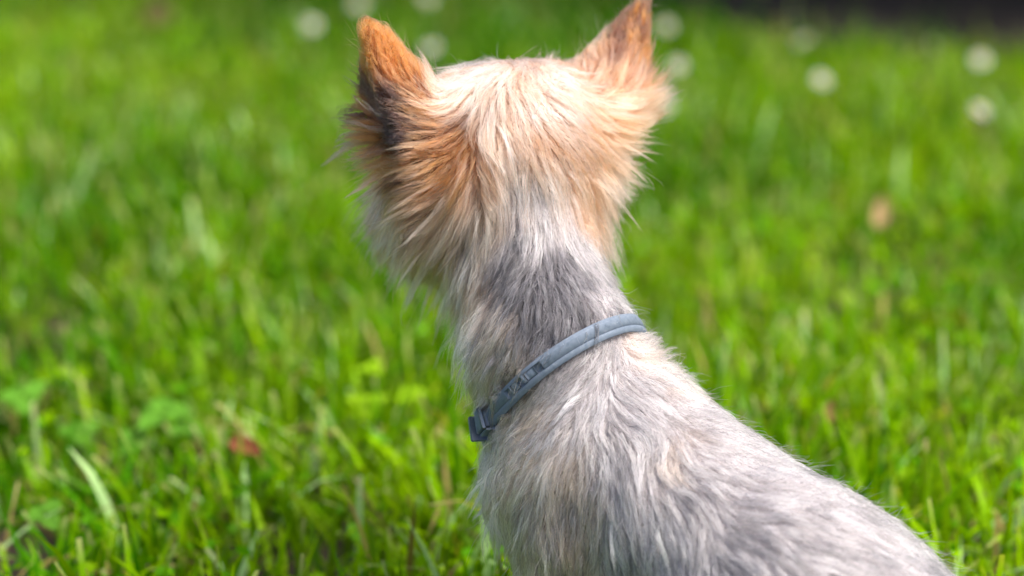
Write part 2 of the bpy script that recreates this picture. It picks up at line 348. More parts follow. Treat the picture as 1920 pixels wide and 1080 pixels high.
# ------------------------------------------------------------------ growing the coat
def sample(nh):
    t = np.concatenate([BF[:, [0, 1, 2]], BF[:, [0, 2, 3]]]); v0, v1, v2 = BV[t[:, 0]], BV[t[:, 1]], BV[t[:, 2]]
    cr = np.cross(v1 - v0, v2 - v0); ar = np.linalg.norm(cr, axis=1) * .5; ctr = (v0 + v1 + v2) / 3
    face = (nrm(cr) * nrm(C0 - ctr)).sum(1)
    py = pix(ctr)[:, 1]
    w = ar * np.where(face > -.35, 1.0, .35) * np.where(py > 1180, .25, 1.0) * np.where(py < 480, 1.25, 1.0)
    f = rng.choice(len(t), nh, p=w / w.sum()); u = rng.random((nh, 2)); fl = u.sum(1) > 1; u[fl] = 1 - u[fl]
    p = v0[f] + (v1[f] - v0[f]) * u[:, :1] + (v2[f] - v0[f]) * u[:, 1:]
    return p
K = 8
def grow(roots, topl):
    """guide strands that lie along the skin: n x K+1 x 3"""
    w = weights(roots); q = w @ AQ; L = (w @ AL) * rng.uniform(.65, 1.3, len(roots)); lift = q[:, 0].copy(); wave = q[:, 2]
    lift = lift + topl * .10; L = L * (1 + .25 * topl)
    ear = np.minimum(d_ear(roots, 0), d_ear(roots, 1)) < d_body(roots) - .001; L = np.where(ear, L * 1.05, L); lift = np.where(ear & (lift < .29), lift * .35, lift)
    head = (roots - P(985, 400, 1.16)) @ nrm(P(960, 285, 1.16) - P(1000, 450, 1.15)) > 0; L = np.where(head & ~ear, L * .80, L); wave = np.where(head, wave * 1.7, wave)
    below = (roots - CC) @ CN < 0; L = np.where(below, L * .80, L); wave = np.where(below, wave * 1.5, wave)
    over = (rng.random(len(roots)) < .12) & (topl < .5)
    fly = rng.random(len(roots)) < .025; lift[fly] += .35; L[fly] *= 1.15
    n_ = grad(roots); fl = w @ AD; fl = nrm(fl - n_ * (fl * n_).sum(1, keepdims=True) * np.where((fl * n_).sum(1) < 0, 1, np.clip(1.25 - 2.2 * lift, 0, 1))[:, None])
    lf = lift * rng.uniform(.5, 1.5, len(roots))
    d = nrm(fl * np.cos(lf * 1.6)[:, None] + n_ * np.sin(lf * 1.6)[:, None] + rng.normal(size=roots.shape) * .10)
    pts = [roots - n_ * .0004]; p = roots.copy(); ds = L / K
    hm = .0032 * topl + .0007 + lift * L * .45 + np.clip(lift - .22, 0, 1) * L * 2 + rng.random(len(roots)) ** 2 * .0022
    hlow = .0003 + rng.random(len(roots)) * .0016
    for k in range(1, K + 1):
        t = k / K; p = p + d * ds[:, None]
        s = sdf(p); g = grad(p)
        up = np.where(s < hlow, hlow - s, 0) - np.where(s > hm, (s - hm) * .55, 0)
        p = p + g * up[:, None]
        # pressed flat under the collar
        c = (p - CC) @ CN; nr = np.linalg.norm(p - CC, axis=1) < .07; near = (np.abs(c) < .0058) & nr & ~over
        lift_over = np.where(over & nr, .0060 * np.exp(-(c / .0085) ** 4), 0); s3 = d_body(p); p = p + g * np.maximum(lift_over - s3, 0)[:, None]
        s2 = d_body(p); p = np.where((near & (s2 > .0010))[:, None], p - g * (s2 - .0010)[:, None], p)
        pts.append(p.copy())
        f2 = weights(p) @ AD; gt = (f2 * g).sum(1, keepdims=True); f2 = nrm(f2 - g * gt * np.clip(1.25 - 2.2 * lift[:, None], 0, 1))
        nz = wob(p, .011, 3) * .5 + wob(p, .028, 4) * .8
        d = nrm(d * .62 + f2 * .38 + nz * (.30 * wave)[:, None] + np.array([0, 0, -1]) * (.10 * t))
        dn = (d * g).sum(1, keepdims=True); d = nrm(d - g * np.minimum(dn, 0) * (s < hlow * 1.5)[:, None])
    return np.stack(pts, 1), q, w
NG, NH, NL = 12000, 170000, 1700
groot = sample(NG)
# some locks stand proud of the coat: more of them on the shaggy head
shag = (weights(groot) @ AQ)[:, 0]
gear = np.minimum(d_ear(groot, 0), d_ear(groot, 1)) < d_body(groot)
TOPL = (rng.random(NG) < np.where(gear, .03, .035 + .20 * np.clip((shag - .2) / .15, 0, 1))).astype(float)
G, GQ, GWt = grow(groot, TOPL)
# coarse locks: guides lean together towards the tip of a leader
kl = kdtree.KDTree(NL)
for i in range(NL): kl.insert(groot[i], i)
kl.balance()
lead = np.array([kl.find(p)[1] for p in groot])
tt = np.linspace(0, 1, K + 1)
off = (groot - groot[lead])[:, None] * (1 - (.75 * GQ[:, 3])[:, None, None] * tt[None, :, None] ** 1.2)
rel = G[lead]; 
loc = rel + off; loc[:, 0] = G[:, 0]
mixw = (.75 * GQ[:, 3])[:, None, None] * (1 - .75 * TOPL[:, None, None]) * tt[None, :, None] ** .8
G = G * (1 - mixw) + loc * mixw
# colour per guide: streaks of a and b
lr = rng.random(NG); gr_ = .55 * lr + .45 * lr[lead]
strk = gr_ + .10 * wob(groot, .02, 9)[:, 0]
isb = 1 / (1 + np.exp(-(GQ[:, 1] - strk) / .05))
GC = (GWt @ AC1) * (1 - isb[:, None]) + (GWt @ AC2) * isb[:, None]
GC *= (.42 + .95 * (.6 * rng.random(NG) + .4 * rng.random(NG)[lead]))[:, None]
GC[gear] = GC[gear] * .6 + .4 * ((GWt @ AC1) * (1 - isb[:, None]) + (GWt @ AC2) * isb[:, None])[gear]
GC = np.where(TOPL[:, None] > 0, np.clip(GC * 1.35 + .03, 0, .85), GC)
kg = kdtree.KDTree(NG)
for i in range(NG): kg.insert(groot[i], i)
kg.balance()
hroot = sample(NH)
hn = grad(hroot); hroot = hroot - hn * sdf(hroot)[:, None]
own = np.array([kg.find(p)[1] for p in hroot])
cl = ((.42 + .65 * GQ[own, 3]) * rng.uniform(.7, 1.15, NH))[:, None, None]
len_ = rng.uniform(.55, 1.1, NH)[:, None, None]
g0 = G[own][:, :1]
H = g0 + (G[own] - g0) * len_ + (hroot[:, None] - g0) * (1 - np.clip(cl, 0, .93) * tt[None, :, None] ** .7)
cl = np.where(TOPL[own][:, None, None] > 0, np.maximum(cl, .86), cl)
H = g0 + (G[own] - g0) * len_ + (hroot[:, None] - g0) * (1 - np.clip(cl, 0, .93) * tt[None, :, None] ** .7)
jt = (1 - .6 * TOPL[own])[:, None, None] * rng.normal(size=(NH, 1, 3)) * .0006 * tt[None, :, None] ** 1.3 + rng.normal(size=(NH, 1, 3)) * .0005 * np.sin(tt * math.pi * rng.uniform(.8, 2.2))[None, :, None]
H = H + jt
stray = (rng.random(NH) < .03)[:, None, None]
H = H + stray * (hn[:, None] * (.004 * tt ** 1.5)[None, :, None] + rng.normal(size=(NH, 1, 3)) * (.0035 * tt ** 1.6)[None, :, None])
H[:, 0] = hroot - hn * .0004
Hp = H.reshape(-1, 3); s_ = sdf(Hp); bad = s_ < .0002
bi = np.where(bad)[0]; gb = grad(Hp[bi]); Hp[bi] += gb * (.0003 - s_[bi])[:, None]; H = Hp.reshape(NH, K + 1, 3)
HC = GC[own] * rng.uniform(.82, 1.18, (NH, 1)) * (1 + rng.normal(size=(NH, 3)) * .03)
gy = 1 - (HC.max(1) - HC.min(1)) / HC.max(1)
dark = rng.random(NH) < .03 + .22 * np.clip((gy - .45) / .3, 0, 1); HC[dark] *= .30
HC = np.clip(HC, .01, .92)
# keep the band of the collar clear, then sort the strands into the dog's parts
band = (hroot - CC) @ CN; keep = ~((np.abs(band) < .0030) & (np.linalg.norm(hroot - CC, axis=1) < .06))
db = d_body(hroot); de = np.stack([d_ear(hroot, 0), d_ear(hroot, 1)], 1)
nk = P(1000, 430, 1.15); nax = nrm(P(1000, 430, 1.15) - P(1030, 560, 1.14))
part = np.where(band < 0, 3, np.where((hroot - nk) @ nax < 0, 2, 1))
far_from_neck = (hroot - CC) @ CN
part = np.where((de[:, 0] < db) & (db > .001), 4, np.where((de[:, 1] < db) & (db > .001), 5, part))
hm_, n, out = new_mat('fur')
a_ = n.nodes.new('ShaderNodeAttribute'); a_.attribute_name = 'Col'
hb = n.nodes.new('ShaderNodeBsdfHairPrincipled'); hb.model = 'CHIANG'; hb.parametrization = 'COLOR'
hb.inputs['Roughness'].default_value = .42; hb.inputs['Radial Roughness'].default_value = .55
n.links.new(a_.outputs['Color'], hb.inputs['Color']); n.links.new(hb.outputs[0], out.inputs[0])
def coat(name, ids):
    cu = bpy.data.hair_curves.new(name); cu.add_curves([K + 1] * len(ids))
    pos = (H[ids] - DOG_O).astype(np.float32)
    cu.attributes['position'].data.foreach_set('vector', pos.ravel()) if 'position' in cu.attributes else cu.position_data.foreach_set('vector', pos.ravel())
    w0 = rng.uniform(.000055, .000105, len(ids))[:, None] * np.array([1, 1.05, 1, .95, .9, .8, .65, .45, .15])[None]
    ra = cu.attributes.get('radius') or cu.attributes.new('radius', 'FLOAT', 'POINT')
    ra.data.foreach_set('value', w0.astype(np.float32).ravel())
    ca = cu.attributes.new('Col', 'FLOAT_COLOR', 'CURVE'); c = np.ones((len(ids), 4), np.float32); c[:, :3] = HC[ids]
    ca.data.foreach_set('color', c.ravel())
    cu.materials.append(hm_)
    return link(name, cu, dog)
fur = {}
for pid, nm, lb in ((1, 'head_fur', 'long cream and peach hair over the crown, nape and cheeks'), (2, 'neck_fur', 'grey and silver hair of the neck above the collar'),
                    (3, 'body_fur', 'clipped silver-grey coat with beige chest'), (4, 'ear_fur', 'dark brown ear hair with a rust orange tip'), (5, 'ear_fur', 'pinkish brown and peach hair of the far ear')):
    ids = np.where((part == pid) & keep)[0]
    o = coat(nm, ids); o['label'] = lb

# nose and eyes, on the side turned away
def ball(c, r, sc=(1, 1, 1), n1=10, n2=14):
    V = []; F = []
    for i in range(n1 + 1):
        th = math.pi * i / n1
        for j in range(n2):
            ph = 2 * math.pi * j / n2
            V.append((c[0] + r * sc[0] * math.sin(th) * math.cos(ph), c[1] + r * sc[1] * math.sin(th) * math.sin(ph), c[2] + r * sc[2] * math.cos(th)))
    for i in range(n1):
        for j in range(n2): F.append((i * n2 + j, i * n2 + (j + 1) % n2, (i + 1) * n2 + (j + 1) % n2, (i + 1) * n2 + j))
    return np.array(V), np.array(F)
m, n, out = new_mat('wet_black'); principled(n, out, (.012, .01, .01), .2)
V, F = ball(P(812, 418, 1.256), .0075, (1, .8, .8)); link('nose', mesh_np('nose', V - DOG_O, F, m), dog)
for pq in ((850, 320, 1.222), (930, 300, 1.228)):
    V, F = ball(P(*pq), .006); link('eye', mesh_np('eye', V - DOG_O, F, m), dog)

# ------------------------------------------------------------------ collar object
CO = np.array(CC)
collar = empty('collar', CO)
tag(collar, 'blue-grey rubber flea collar with a notched strap and square buckle, worn round the dog\'s neck', 'collar')
m, n, out = new_mat('collar_rubber'); RUB = m
r_, t_ = noise_col(n, 420, [(.085, .112, .145), (.120, .150, .190), (.135, .166, .206), (.20, .225, .26)], 9, pos=[.28, .42, .60, .78])
b_ = principled(n, out, rough=.68, **{'Specular IOR Level': .3}); n.links.new(r_.outputs[0], b_.inputs['Base Color'])
bu = n.nodes.new('ShaderNodeBump'); bu.inputs['Strength'].default_value = .25; bu.inputs['Distance'].default_value = .0005
n.links.new(t_.outputs['Fac'], bu.inputs['Height']); n.links.new(bu.outputs[0], b_.inputs['Normal'])
# arc length along the ring, zero where the photo shows the first slot, growing towards the buckle
rp = pix(RING); vis = ((C0 - RING) * RG).sum(1) > 0
def at_pixel(x, y):
    d = np.hypot(rp[:, 0] - x, rp[:, 1] - y) + 1e4 * (~vis); return int(d.argmin())
iS, iB = at_pixel(1014, 694), at_pixel(916, 786)
step = np.linalg.norm(np.roll(RING, -1, 0) - RING, axis=1); arc = np.concatenate([[0], np.cumsum(step)[:-1]]); TOT = step.sum()
sgn = 1 if ((iB - iS) % NF) < NF / 2 else -1
sarc = ((arc - arc[iS]) * sgn + TOT / 2) % TOT - TOT / 2      # metres, + towards buckle
def ring_at(s):
    o = np.argsort(sarc); f = lambda a: np.stack([np.interp(s, sarc[o], a[o, i]) for i in range(3)], -1)
    return f(RING), nrm(f(RT_)) * sgn, nrm(f(RG)), nrm(f(RW))
mm = .001
sB = float(sarc[iB])
SLOT = [0, .0105, .0187]; SLW = .0015
ss = np.unique(np.concatenate([np.linspace(-TOT / 2, -.004, 260), np.linspace(-.004, sB + .002, 260), np.linspace(sB + .002, TOT / 2, 160)]))[:-1]
ws = np.array([-4.85, -4.8, -4.4, -2.3, -2.02, -1.98, -1.55, -1.5, 2.9, 2.95, 3.3, 3.6, 4.4, 4.75, 4.8]) * mm * .92
def height(s, w):
    h = np.where(w < -1.84 * mm, 2.3 * mm, np.where(w < -1.40 * mm, 1.85 * mm, 2.5 * mm)) + 0 * s
    h = np.where(w > 2.9 * mm, 2.1 * mm, h); h = np.where(np.abs(w) > 4.32 * mm, 1.2 * mm, h)
    lad = (s > -.0022) & (s < SLOT[2] + .0022) & (w > -1.40 * mm) & (w < 2.70 * mm)
    h = np.where(lad, .6 * mm, h)
    return h
sg, wg = np.meshgrid(ss, ws, indexing='ij'); hh = height(sg, wg)
q, t, g, w = ring_at(ss)
top = q[:, None] + w[:, None] * wg[..., None] + g[:, None] * hh[..., None]
e0 = q[:, None] + w[:, None] * (ws[[-1, 0]])[None, :, None] - g[:, None] * (.2 * mm)
prof = np.concatenate([top, e0], 1); ns, nw = prof.shape[:2]
i, j = np.meshgrid(np.arange(ns), np.arange(nw), indexing='ij'); i2, j2 = (i + 1) % ns, (j + 1) % nw
Fq = np.stack([i * nw + j, i2 * nw + j, i2 * nw + j2, i * nw + j2], -1).reshape(-1, 4)
st = link('strap', mesh_np('strap', prof.reshape(-1, 3) - CO, Fq, RUB, smooth=False), collar)
def block(s0, s1, w0, w1, h0, h1, name, parent=collar, taper=.12, nseg=4, mat=RUB, lab=None):
    """a bent, chamfered block lying on the strap"""
    sv_ = np.linspace(s0, s1, nseg + 1); q, t, g, w = ring_at(sv_); V = []
    ch = min((s1 - s0), (w1 - w0), (h1 - h0)) * taper * 2
    for k in range(nseg + 1):
        e = k in (0, nseg); dh = ch if e else 0
        for (ww, hh_) in ((w0, h0), (w0, h1 - ch), (w0 + ch, h1 - dh * .8), (w1 - ch, h1 - dh * .8), (w1, h1 - ch), (w1, h0)):
            V.append(q[k] + w[k] * ww + g[k] * hh_)
    F = []
    for k in range(nseg):
        for c in range(6): F.append((k * 6 + c, k * 6 + (c + 1) % 6, (k + 1) * 6 + (c + 1) % 6, (k + 1) * 6 + c))
    l = nseg * 6
    F += [(0, 1, 2, 5), (2, 3, 4, 5), (l + 5, l + 2, l + 1, l), (l + 5, l + 4, l + 3, l + 2)]
    o = link(name, mesh_np(name, np.array(V) - CO, np.array(F), mat, smooth=False), parent)
    if lab: o['label'] = lab
    return o
# raised plates between the three slots: a rung is two plates with a hairline between
for a, b in ((SLOT[0], SLOT[1]), (SLOT[1], SLOT[2])):
    lo_, hi_ = a + SLW, b - SLW; wd = hi_ - lo_
    block(lo_, lo_ + wd * .72, -1.2 * mm, 2.6 * mm, .5 * mm, 2.35 * mm, 'rung')
    block(lo_ + wd * .78, hi_, -1.3 * mm, 2.65 * mm, .5 * mm, 2.9 * mm, 'rung')
# buckle: a square loop round the strap, with a plate that stands out below it
b0_, b1_ = sB - .0036, sB + .0040
bk = block(b0_, b1_, -4.8 * mm, 6.0 * mm, 4.9 * mm, 7.0 * mm, 'buckle', lab='square loop that holds the end of the strap')
block(b0_, b1_, 5.0 * mm, 6.4 * mm, .2 * mm, 5.3 * mm, 'buckle_side', bk)
block(b0_, b1_, -6.2 * mm, -5.0 * mm, .2 * mm, 5.3 * mm, 'buckle_side', bk)
block(sB - .0028, sB + .0034, -3.9 * mm, 4.2 * mm, 2.4 * mm, 4.7 * mm, 'strap_end', collar)
block(b1_ + .0004, b1_ + .0022, -7.6 * mm, 4.6 * mm, .3 * mm, 9.2 * mm, 'buckle_plate', collar)

# ------------------------------------------------------------------ ground
m, n, out = new_mat('soil')
r_, t_ = noise_col(n, 14, [(.020, .013, .007), (.042, .028, .015), (.075, .05, .03)])
b_ = principled(n, out, rough=.95); n.links.new(r_.outputs[0], b_.inputs['Base Color'])
bu = n.nodes.new('ShaderNodeBump'); bu.inputs['Distance'].default_value = .01; n.links.new(t_.outputs['Fac'], bu.inputs['Height']); n.links.new(bu.outputs[0], b_.inputs['Normal'])
SOIL = m
m, n, out = new_mat('far_lawn')
r_, t_ = noise_col(n, 3, [(.03, .07, .01), (.06, .12, .015), (.09, .15, .03)])
b_ = principled(n, out, rough=.9); n.links.new(r_.outputs[0], b_.inputs['Base Color']); FARL = m
def ground_z(x, y): return .004 * np.sin(x * 7.1 + 1) * np.cos(y * 5.3) + .0025 * np.sin(x * 23 + y * 17) - .004
gx = np.unique(np.concatenate([np.linspace(-60, -3, 20), np.linspace(-3, 3, 121), np.linspace(3, 60, 20)]))
gy = np.unique(np.concatenate([np.linspace(-40, -1, 14), np.linspace(-1, 5, 121), np.linspace(5, 90, 24)]))
X, Y = np.meshgrid(gx, gy, indexing='ij'); Z = np.where((np.abs(X) < 3) & (Y > -1) & (Y < 5), ground_z(X, Y), -.004)
V = np.stack([X, Y, Z], -1).reshape(-1, 3); ny = len(gy)
i, j = np.meshgrid(np.arange(len(gx) - 1), np.arange(ny - 1), indexing='ij'); i, j = i.ravel(), j.ravel()
F = np.stack([i * ny + j, (i + 1) * ny + j, (i + 1) * ny + j + 1, i * ny + j + 1], 1)
me = mesh_np('ground', V, F, SOIL); me.materials.append(FARL)
fc = V[F].mean(1); mi = ((np.abs(fc[:, 0]) > 2.4) | (fc[:, 1] > 4.4) | (fc[:, 1] < -.3)).astype(np.int32); me.polygons.foreach_set('material_index', mi)
link('ground', me, kind='structure')
# dark bed under the hedge at the back right
edge = [on_plane(px, py, .032)[:2] for px, py in ((2600, 80), (1920, 72), (1700, 66), (1500, 58), (1330, 32), (1210, 4))] + [np.array([-.15, 3.15]), np.array([-.9, 3.75]), np.array([-2.2, 4.5])]
edge = np.array(edge); edge[0, 0] = 2.2
EX, EY = edge[::-1, 0], edge[::-1, 1]
def bed_y(x): return np.interp(x, EX, EY)
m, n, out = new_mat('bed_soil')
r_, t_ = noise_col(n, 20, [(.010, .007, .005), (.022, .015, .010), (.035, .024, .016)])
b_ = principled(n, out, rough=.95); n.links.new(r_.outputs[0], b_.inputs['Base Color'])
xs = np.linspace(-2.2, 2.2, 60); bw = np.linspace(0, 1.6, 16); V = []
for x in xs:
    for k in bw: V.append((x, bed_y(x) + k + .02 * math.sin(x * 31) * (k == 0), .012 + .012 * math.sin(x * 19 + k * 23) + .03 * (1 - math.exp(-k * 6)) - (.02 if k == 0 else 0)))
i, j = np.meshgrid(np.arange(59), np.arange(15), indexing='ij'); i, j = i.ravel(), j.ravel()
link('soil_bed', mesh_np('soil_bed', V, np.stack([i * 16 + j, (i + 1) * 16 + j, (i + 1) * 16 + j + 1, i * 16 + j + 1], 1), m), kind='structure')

# ------------------------------------------------------------------ grass
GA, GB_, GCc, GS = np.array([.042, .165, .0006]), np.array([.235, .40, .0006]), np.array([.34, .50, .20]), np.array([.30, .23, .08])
BARE = [(on_plane(20, 1065, 0)[:2], .045), (on_plane(450, 920, 0)[:2], .018), (on_plane(60, 980, 0)[:2], .02), (on_plane(1560, 860, 0)[:2], .012), (on_plane(130, 640, 0)[:2], .02)]
def lawn_noise(x, y, s, seed):
    r = np.random.default_rng(seed); o = np.zeros_like(x)
    for _ in range(6):
        a = r.uniform(0, 6.3); k = s * r.uniform(.5, 1.6); o += np.sin((x * math.cos(a) + y * math.sin(a)) * k + r.uniform(0, 6.3))
    return o / 2.45
def blades(n_in, n_out):
    xs, ys = [], []
    y = np.sqrt(rng.uniform(.85 ** 2, 3.35 ** 2, n_in)); x = rng.uniform(-1, 1, n_in) * (.40 * y + .22); xs.append(x); ys.append(y)
    x = rng.uniform(-2.2, 2.2, n_out); y = rng.uniform(.0, 4.3, n_out); xs.append(x); ys.append(y)
    x, y = np.concatenate(xs), np.concatenate(ys)
    ok = (y < bed_y(x) + .03 + .04 * rng.normal(size=len(x)))
    for c, r in BARE: ok &= (np.hypot(x - c[0], (y - c[1])) > r * rng.uniform(.5, 1.3, len(x))) | (rng.random(len(x)) < .08)
    ok &= rng.random(len(x)) < .72 + .34 * lawn_noise(x, y, 26, 5) + .22 * lawn_noise(x, y, 60, 15)
    x, y = x[ok], y[ok]; p = np.stack([x, y, np.full(len(x), .02)], 1)
    s1 = d_body(p); p[:, 2] = .05; s2 = d_body(p); ok = (s1 > .006) & (s2 > .004)
    return x[ok], y[ok]
def make_grass(x, y, lens, lean, width, cols, cut, segs=4):
    n_ = len(x); z = ground_z(x, y) - .002; az = rng.uniform(0, 2 * math.pi, n_)
    th = lean[:, 0]; bend = lean[:, 1]
    p = np.stack([x, y, z], 1); rows = [p]; ang = th.copy(); ds = lens / segs
    hd = np.stack([np.cos(az), np.sin(az)], 1)
    for k in range(segs):
        ang = ang + bend / segs * (.5 + k / segs)
        st_ = np.concatenate([hd * np.sin(ang)[:, None], np.cos(ang)[:, None]], 1) * ds[:, None]
        p = p + st_; p[:, 2] = np.maximum(p[:, 2], .002); rows.append(p)
    R_ = np.stack(rows, 1)
    tw = az + math.pi / 2 + rng.normal(size=n_) * .5; wd = np.stack([np.cos(tw), np.sin(tw), np.zeros(n_)], 1)
    prof = np.array([.75, 1, .95, .7, .10])[None] * np.ones((n_, 1)); prof[cut, 4] = .62
    half = wd[:, None] * (width[:, None] * .5 * prof)[..., None]
    V = np.stack([R_ - half, R_ + half], 2).reshape(-1, 3)
    C = np.repeat(cols[:, None], segs + 1, 1); C = np.repeat(C[:, :, None], 2, 2)
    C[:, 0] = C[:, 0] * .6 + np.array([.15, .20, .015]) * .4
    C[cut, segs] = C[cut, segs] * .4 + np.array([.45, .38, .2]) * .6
    b0 = (np.arange(n_) * (segs + 1) * 2)[:, None]; k = np.arange(segs)[None] * 2
    F = np.stack([b0 + k, b0 + k + 1, b0 + k + 3, b0 + k + 2], -1).reshape(-1, 4)
    return V, F, C.reshape(-1, 3)
x, y = blades(150000, 85000); n_ = len(x)
lens = rng.uniform(.028, .062, n_) * (1 + .25 * lawn_noise(x, y, 9, 11)); lens *= np.where(rng.random(n_) < .07, 1.35, 1)
lean = np.stack([np.abs(rng.normal(size=n_)) * .55, rng.uniform(0, 1.1, n_) * rng.choice([.5, 1, 1.6], n_)], 1)
wid = rng.uniform(.0020, .0048, n_)
mixn = np.clip(.58 - .48 * np.clip((1.62 - y) / .35, 0, 1) - .60 * np.clip((y - 2.05) / .5, 0, 1) + .36 * lawn_noise(x, y, 7, 12) + .25 * lawn_noise(x, y, 17, 13) + rng.normal(size=n_) * .28, 0, 1)[:, None]  # darker green close up and towards the bed: shade painted into the blades
cols = GA * (1 - mixn) + GB_ * mixn; bl = rng.random(n_) < .05; wid[bl] *= 1.25; cols[bl] = GCc; dry = rng.random(n_) < .035; cols[dry] = GS  # a few blades coloured pale as painted highlights; dry ones are straw
cols = np.clip(cols * rng.uniform(.55, 1.5, (n_, 1)), .001, .8)
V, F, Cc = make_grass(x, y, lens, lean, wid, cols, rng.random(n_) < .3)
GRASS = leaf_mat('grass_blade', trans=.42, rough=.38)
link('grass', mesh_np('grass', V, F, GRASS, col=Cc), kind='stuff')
# dry clippings lying low between the blades
x, y = blades(8500, 3000); n_ = len(x)
cols = (GS * rng.uniform(.25, .8, (n_, 1)) * (1 + rng.normal(size=(n_, 3)) * .06)).clip(.01, .8)
V, F, Cc = make_grass(x, y, rng.uniform(.02, .05, n_), np.stack([rng.uniform(1.1, 1.5, n_), rng.uniform(-.2, .4, n_)], 1), rng.uniform(.0015, .004, n_), cols, rng.random(n_) < .5)
V[:, 2] += np.repeat(rng.uniform(.002, .016, n_), 10)
link('dry_clippings', mesh_np('dry_clippings', V, F, leaf_mat('straw', trans=.3, rough=.6, tboost=(1, 1, 1)), col=Cc), kind='stuff')

# ------------------------------------------------------------------ small plants and leaves in the lawn
STEM = leaf_mat('stem_green', False, (.09, .17, .03))
def tube(pts, r0, r1, ns=6):
    pts = np.array(pts, float); V = []
    for k, p in enumerate(pts):
        t = pts[min(k + 1, len(pts) - 1)] - pts[max(k - 1, 0)]; t /= np.linalg.norm(t)
        u = np.cross(t, [.31, .9, .2]); u /= np.linalg.norm(u); v = np.cross(t, u); r = r0 + (r1 - r0) * k / (len(pts) - 1)
        for a in range(ns): V.append(p + (u * math.cos(2 * math.pi * a / ns) + v * math.sin(2 * math.pi * a / ns)) * r)
    F = [(k * ns + a, k * ns + (a + 1) % ns, (k + 1) * ns + (a + 1) % ns, (k + 1) * ns + a) for k in range(len(pts) - 1) for a in range(ns)]
    return np.array(V), np.array(F)
def frame(nv, roll=0):
    nv = np.array(nv, float); nv /= np.linalg.norm(nv); u = np.cross(nv, [0, 1, .01]); u /= np.linalg.norm(u); v = np.cross(nv, u)
    c, s = math.cos(roll), math.sin(roll); return u * c + v * s, v * c - u * s, nv
def leaf_blade(o, u, v, w, L, Wd, cup=.15, seg=6, heart=0, thick=.0004):
    """a leaf along u, width v, upper side w: n x (5 across) grid with thickness"""
    V = []
    for k in range(seg + 1):
        t = k / seg; hw = Wd * .5 * (math.sin(math.pi * min(1, .06 + .94 * t) ** (.75 - .25 * heart)) ** .8 if t < 1 else .02) + Wd * .02
        for c in (-1, -.5, 0, .5, 1):
            dip = heart * .12 * L * (1 - abs(c)) * (t ** 6)
            V.append(o + u * (L * t - dip) + v * (hw * c) + w * (cup * Wd * (c * c) - cup * L * .5 * t * t))
    n0 = len(V); V += [p - w * thick for p in V]; F = []
    for k in range(seg):
        for c in range(4):
            a = k * 5 + c; F.append((a, a + 1, a + 6, a + 5)); b = n0 + a; F.append((b + 5, b + 6, b + 1, b))
    for k in range(seg):
        for c in (0, 4): a = k * 5 + c; F.append((a, a + 5, n0 + a + 5, n0 + a) if c == 0 else (a + 5, a, n0 + a, n0 + a + 5))
    for c in range(4):
        F.append((c + 1, c, n0 + c, n0 + c + 1)); a = seg * 5 + c; F.append((a, a + 1, n0 + a + 1, n0 + a))
    return np.array(V), np.array(F)

# low round weed leaves between the blades
x, y = blades(24000, 7000); n_ = len(x); V, F, Cc = [], [], []
a = np.linspace(0, 2 * math.pi, 8, endpoint=False); r_l = rng.uniform(.0020, .0058, n_)
nv = nrm(rng.normal(size=(n_, 3)) * .45 + np.array([0, -.1, 1.0])); u = nrm(np.cross(nv, rng.normal(size=(n_, 3)))); v = np.cross(nv, u)
zc = rng.uniform(.012, .036, n_); ctr = np.stack([x, y, ground_z(x, y) + zc], 1)
ring = ctr[:, None] + (u[:, None] * np.cos(a)[None, :, None] + v[:, None] * np.sin(a)[None, :, None] * .85 + nv[:, None] * .18) * r_l[:, None, None]
V = np.concatenate([ctr[:, None], ring], 1).reshape(-1, 3); b0 = np.arange(n_)[:, None] * 9; k = np.arange(8)[None]
F = np.stack([np.broadcast_to(b0, (n_, 8)), b0 + 1 + k, b0 + 1 + (k + 1) % 8], -1).reshape(-1, 3)
cc = np.where(rng.random((n_, 1)) < .35, np.array([[.22, .42, .001]]), np.array([[.09, .27, .006]])) * rng.uniform(.6, 1.25, (n_, 1))
link('weed_leaves', mesh_np('weed_leaves', V, F, GRASS, col=np.repeat(cc, 9, 0)), kind='stuff')

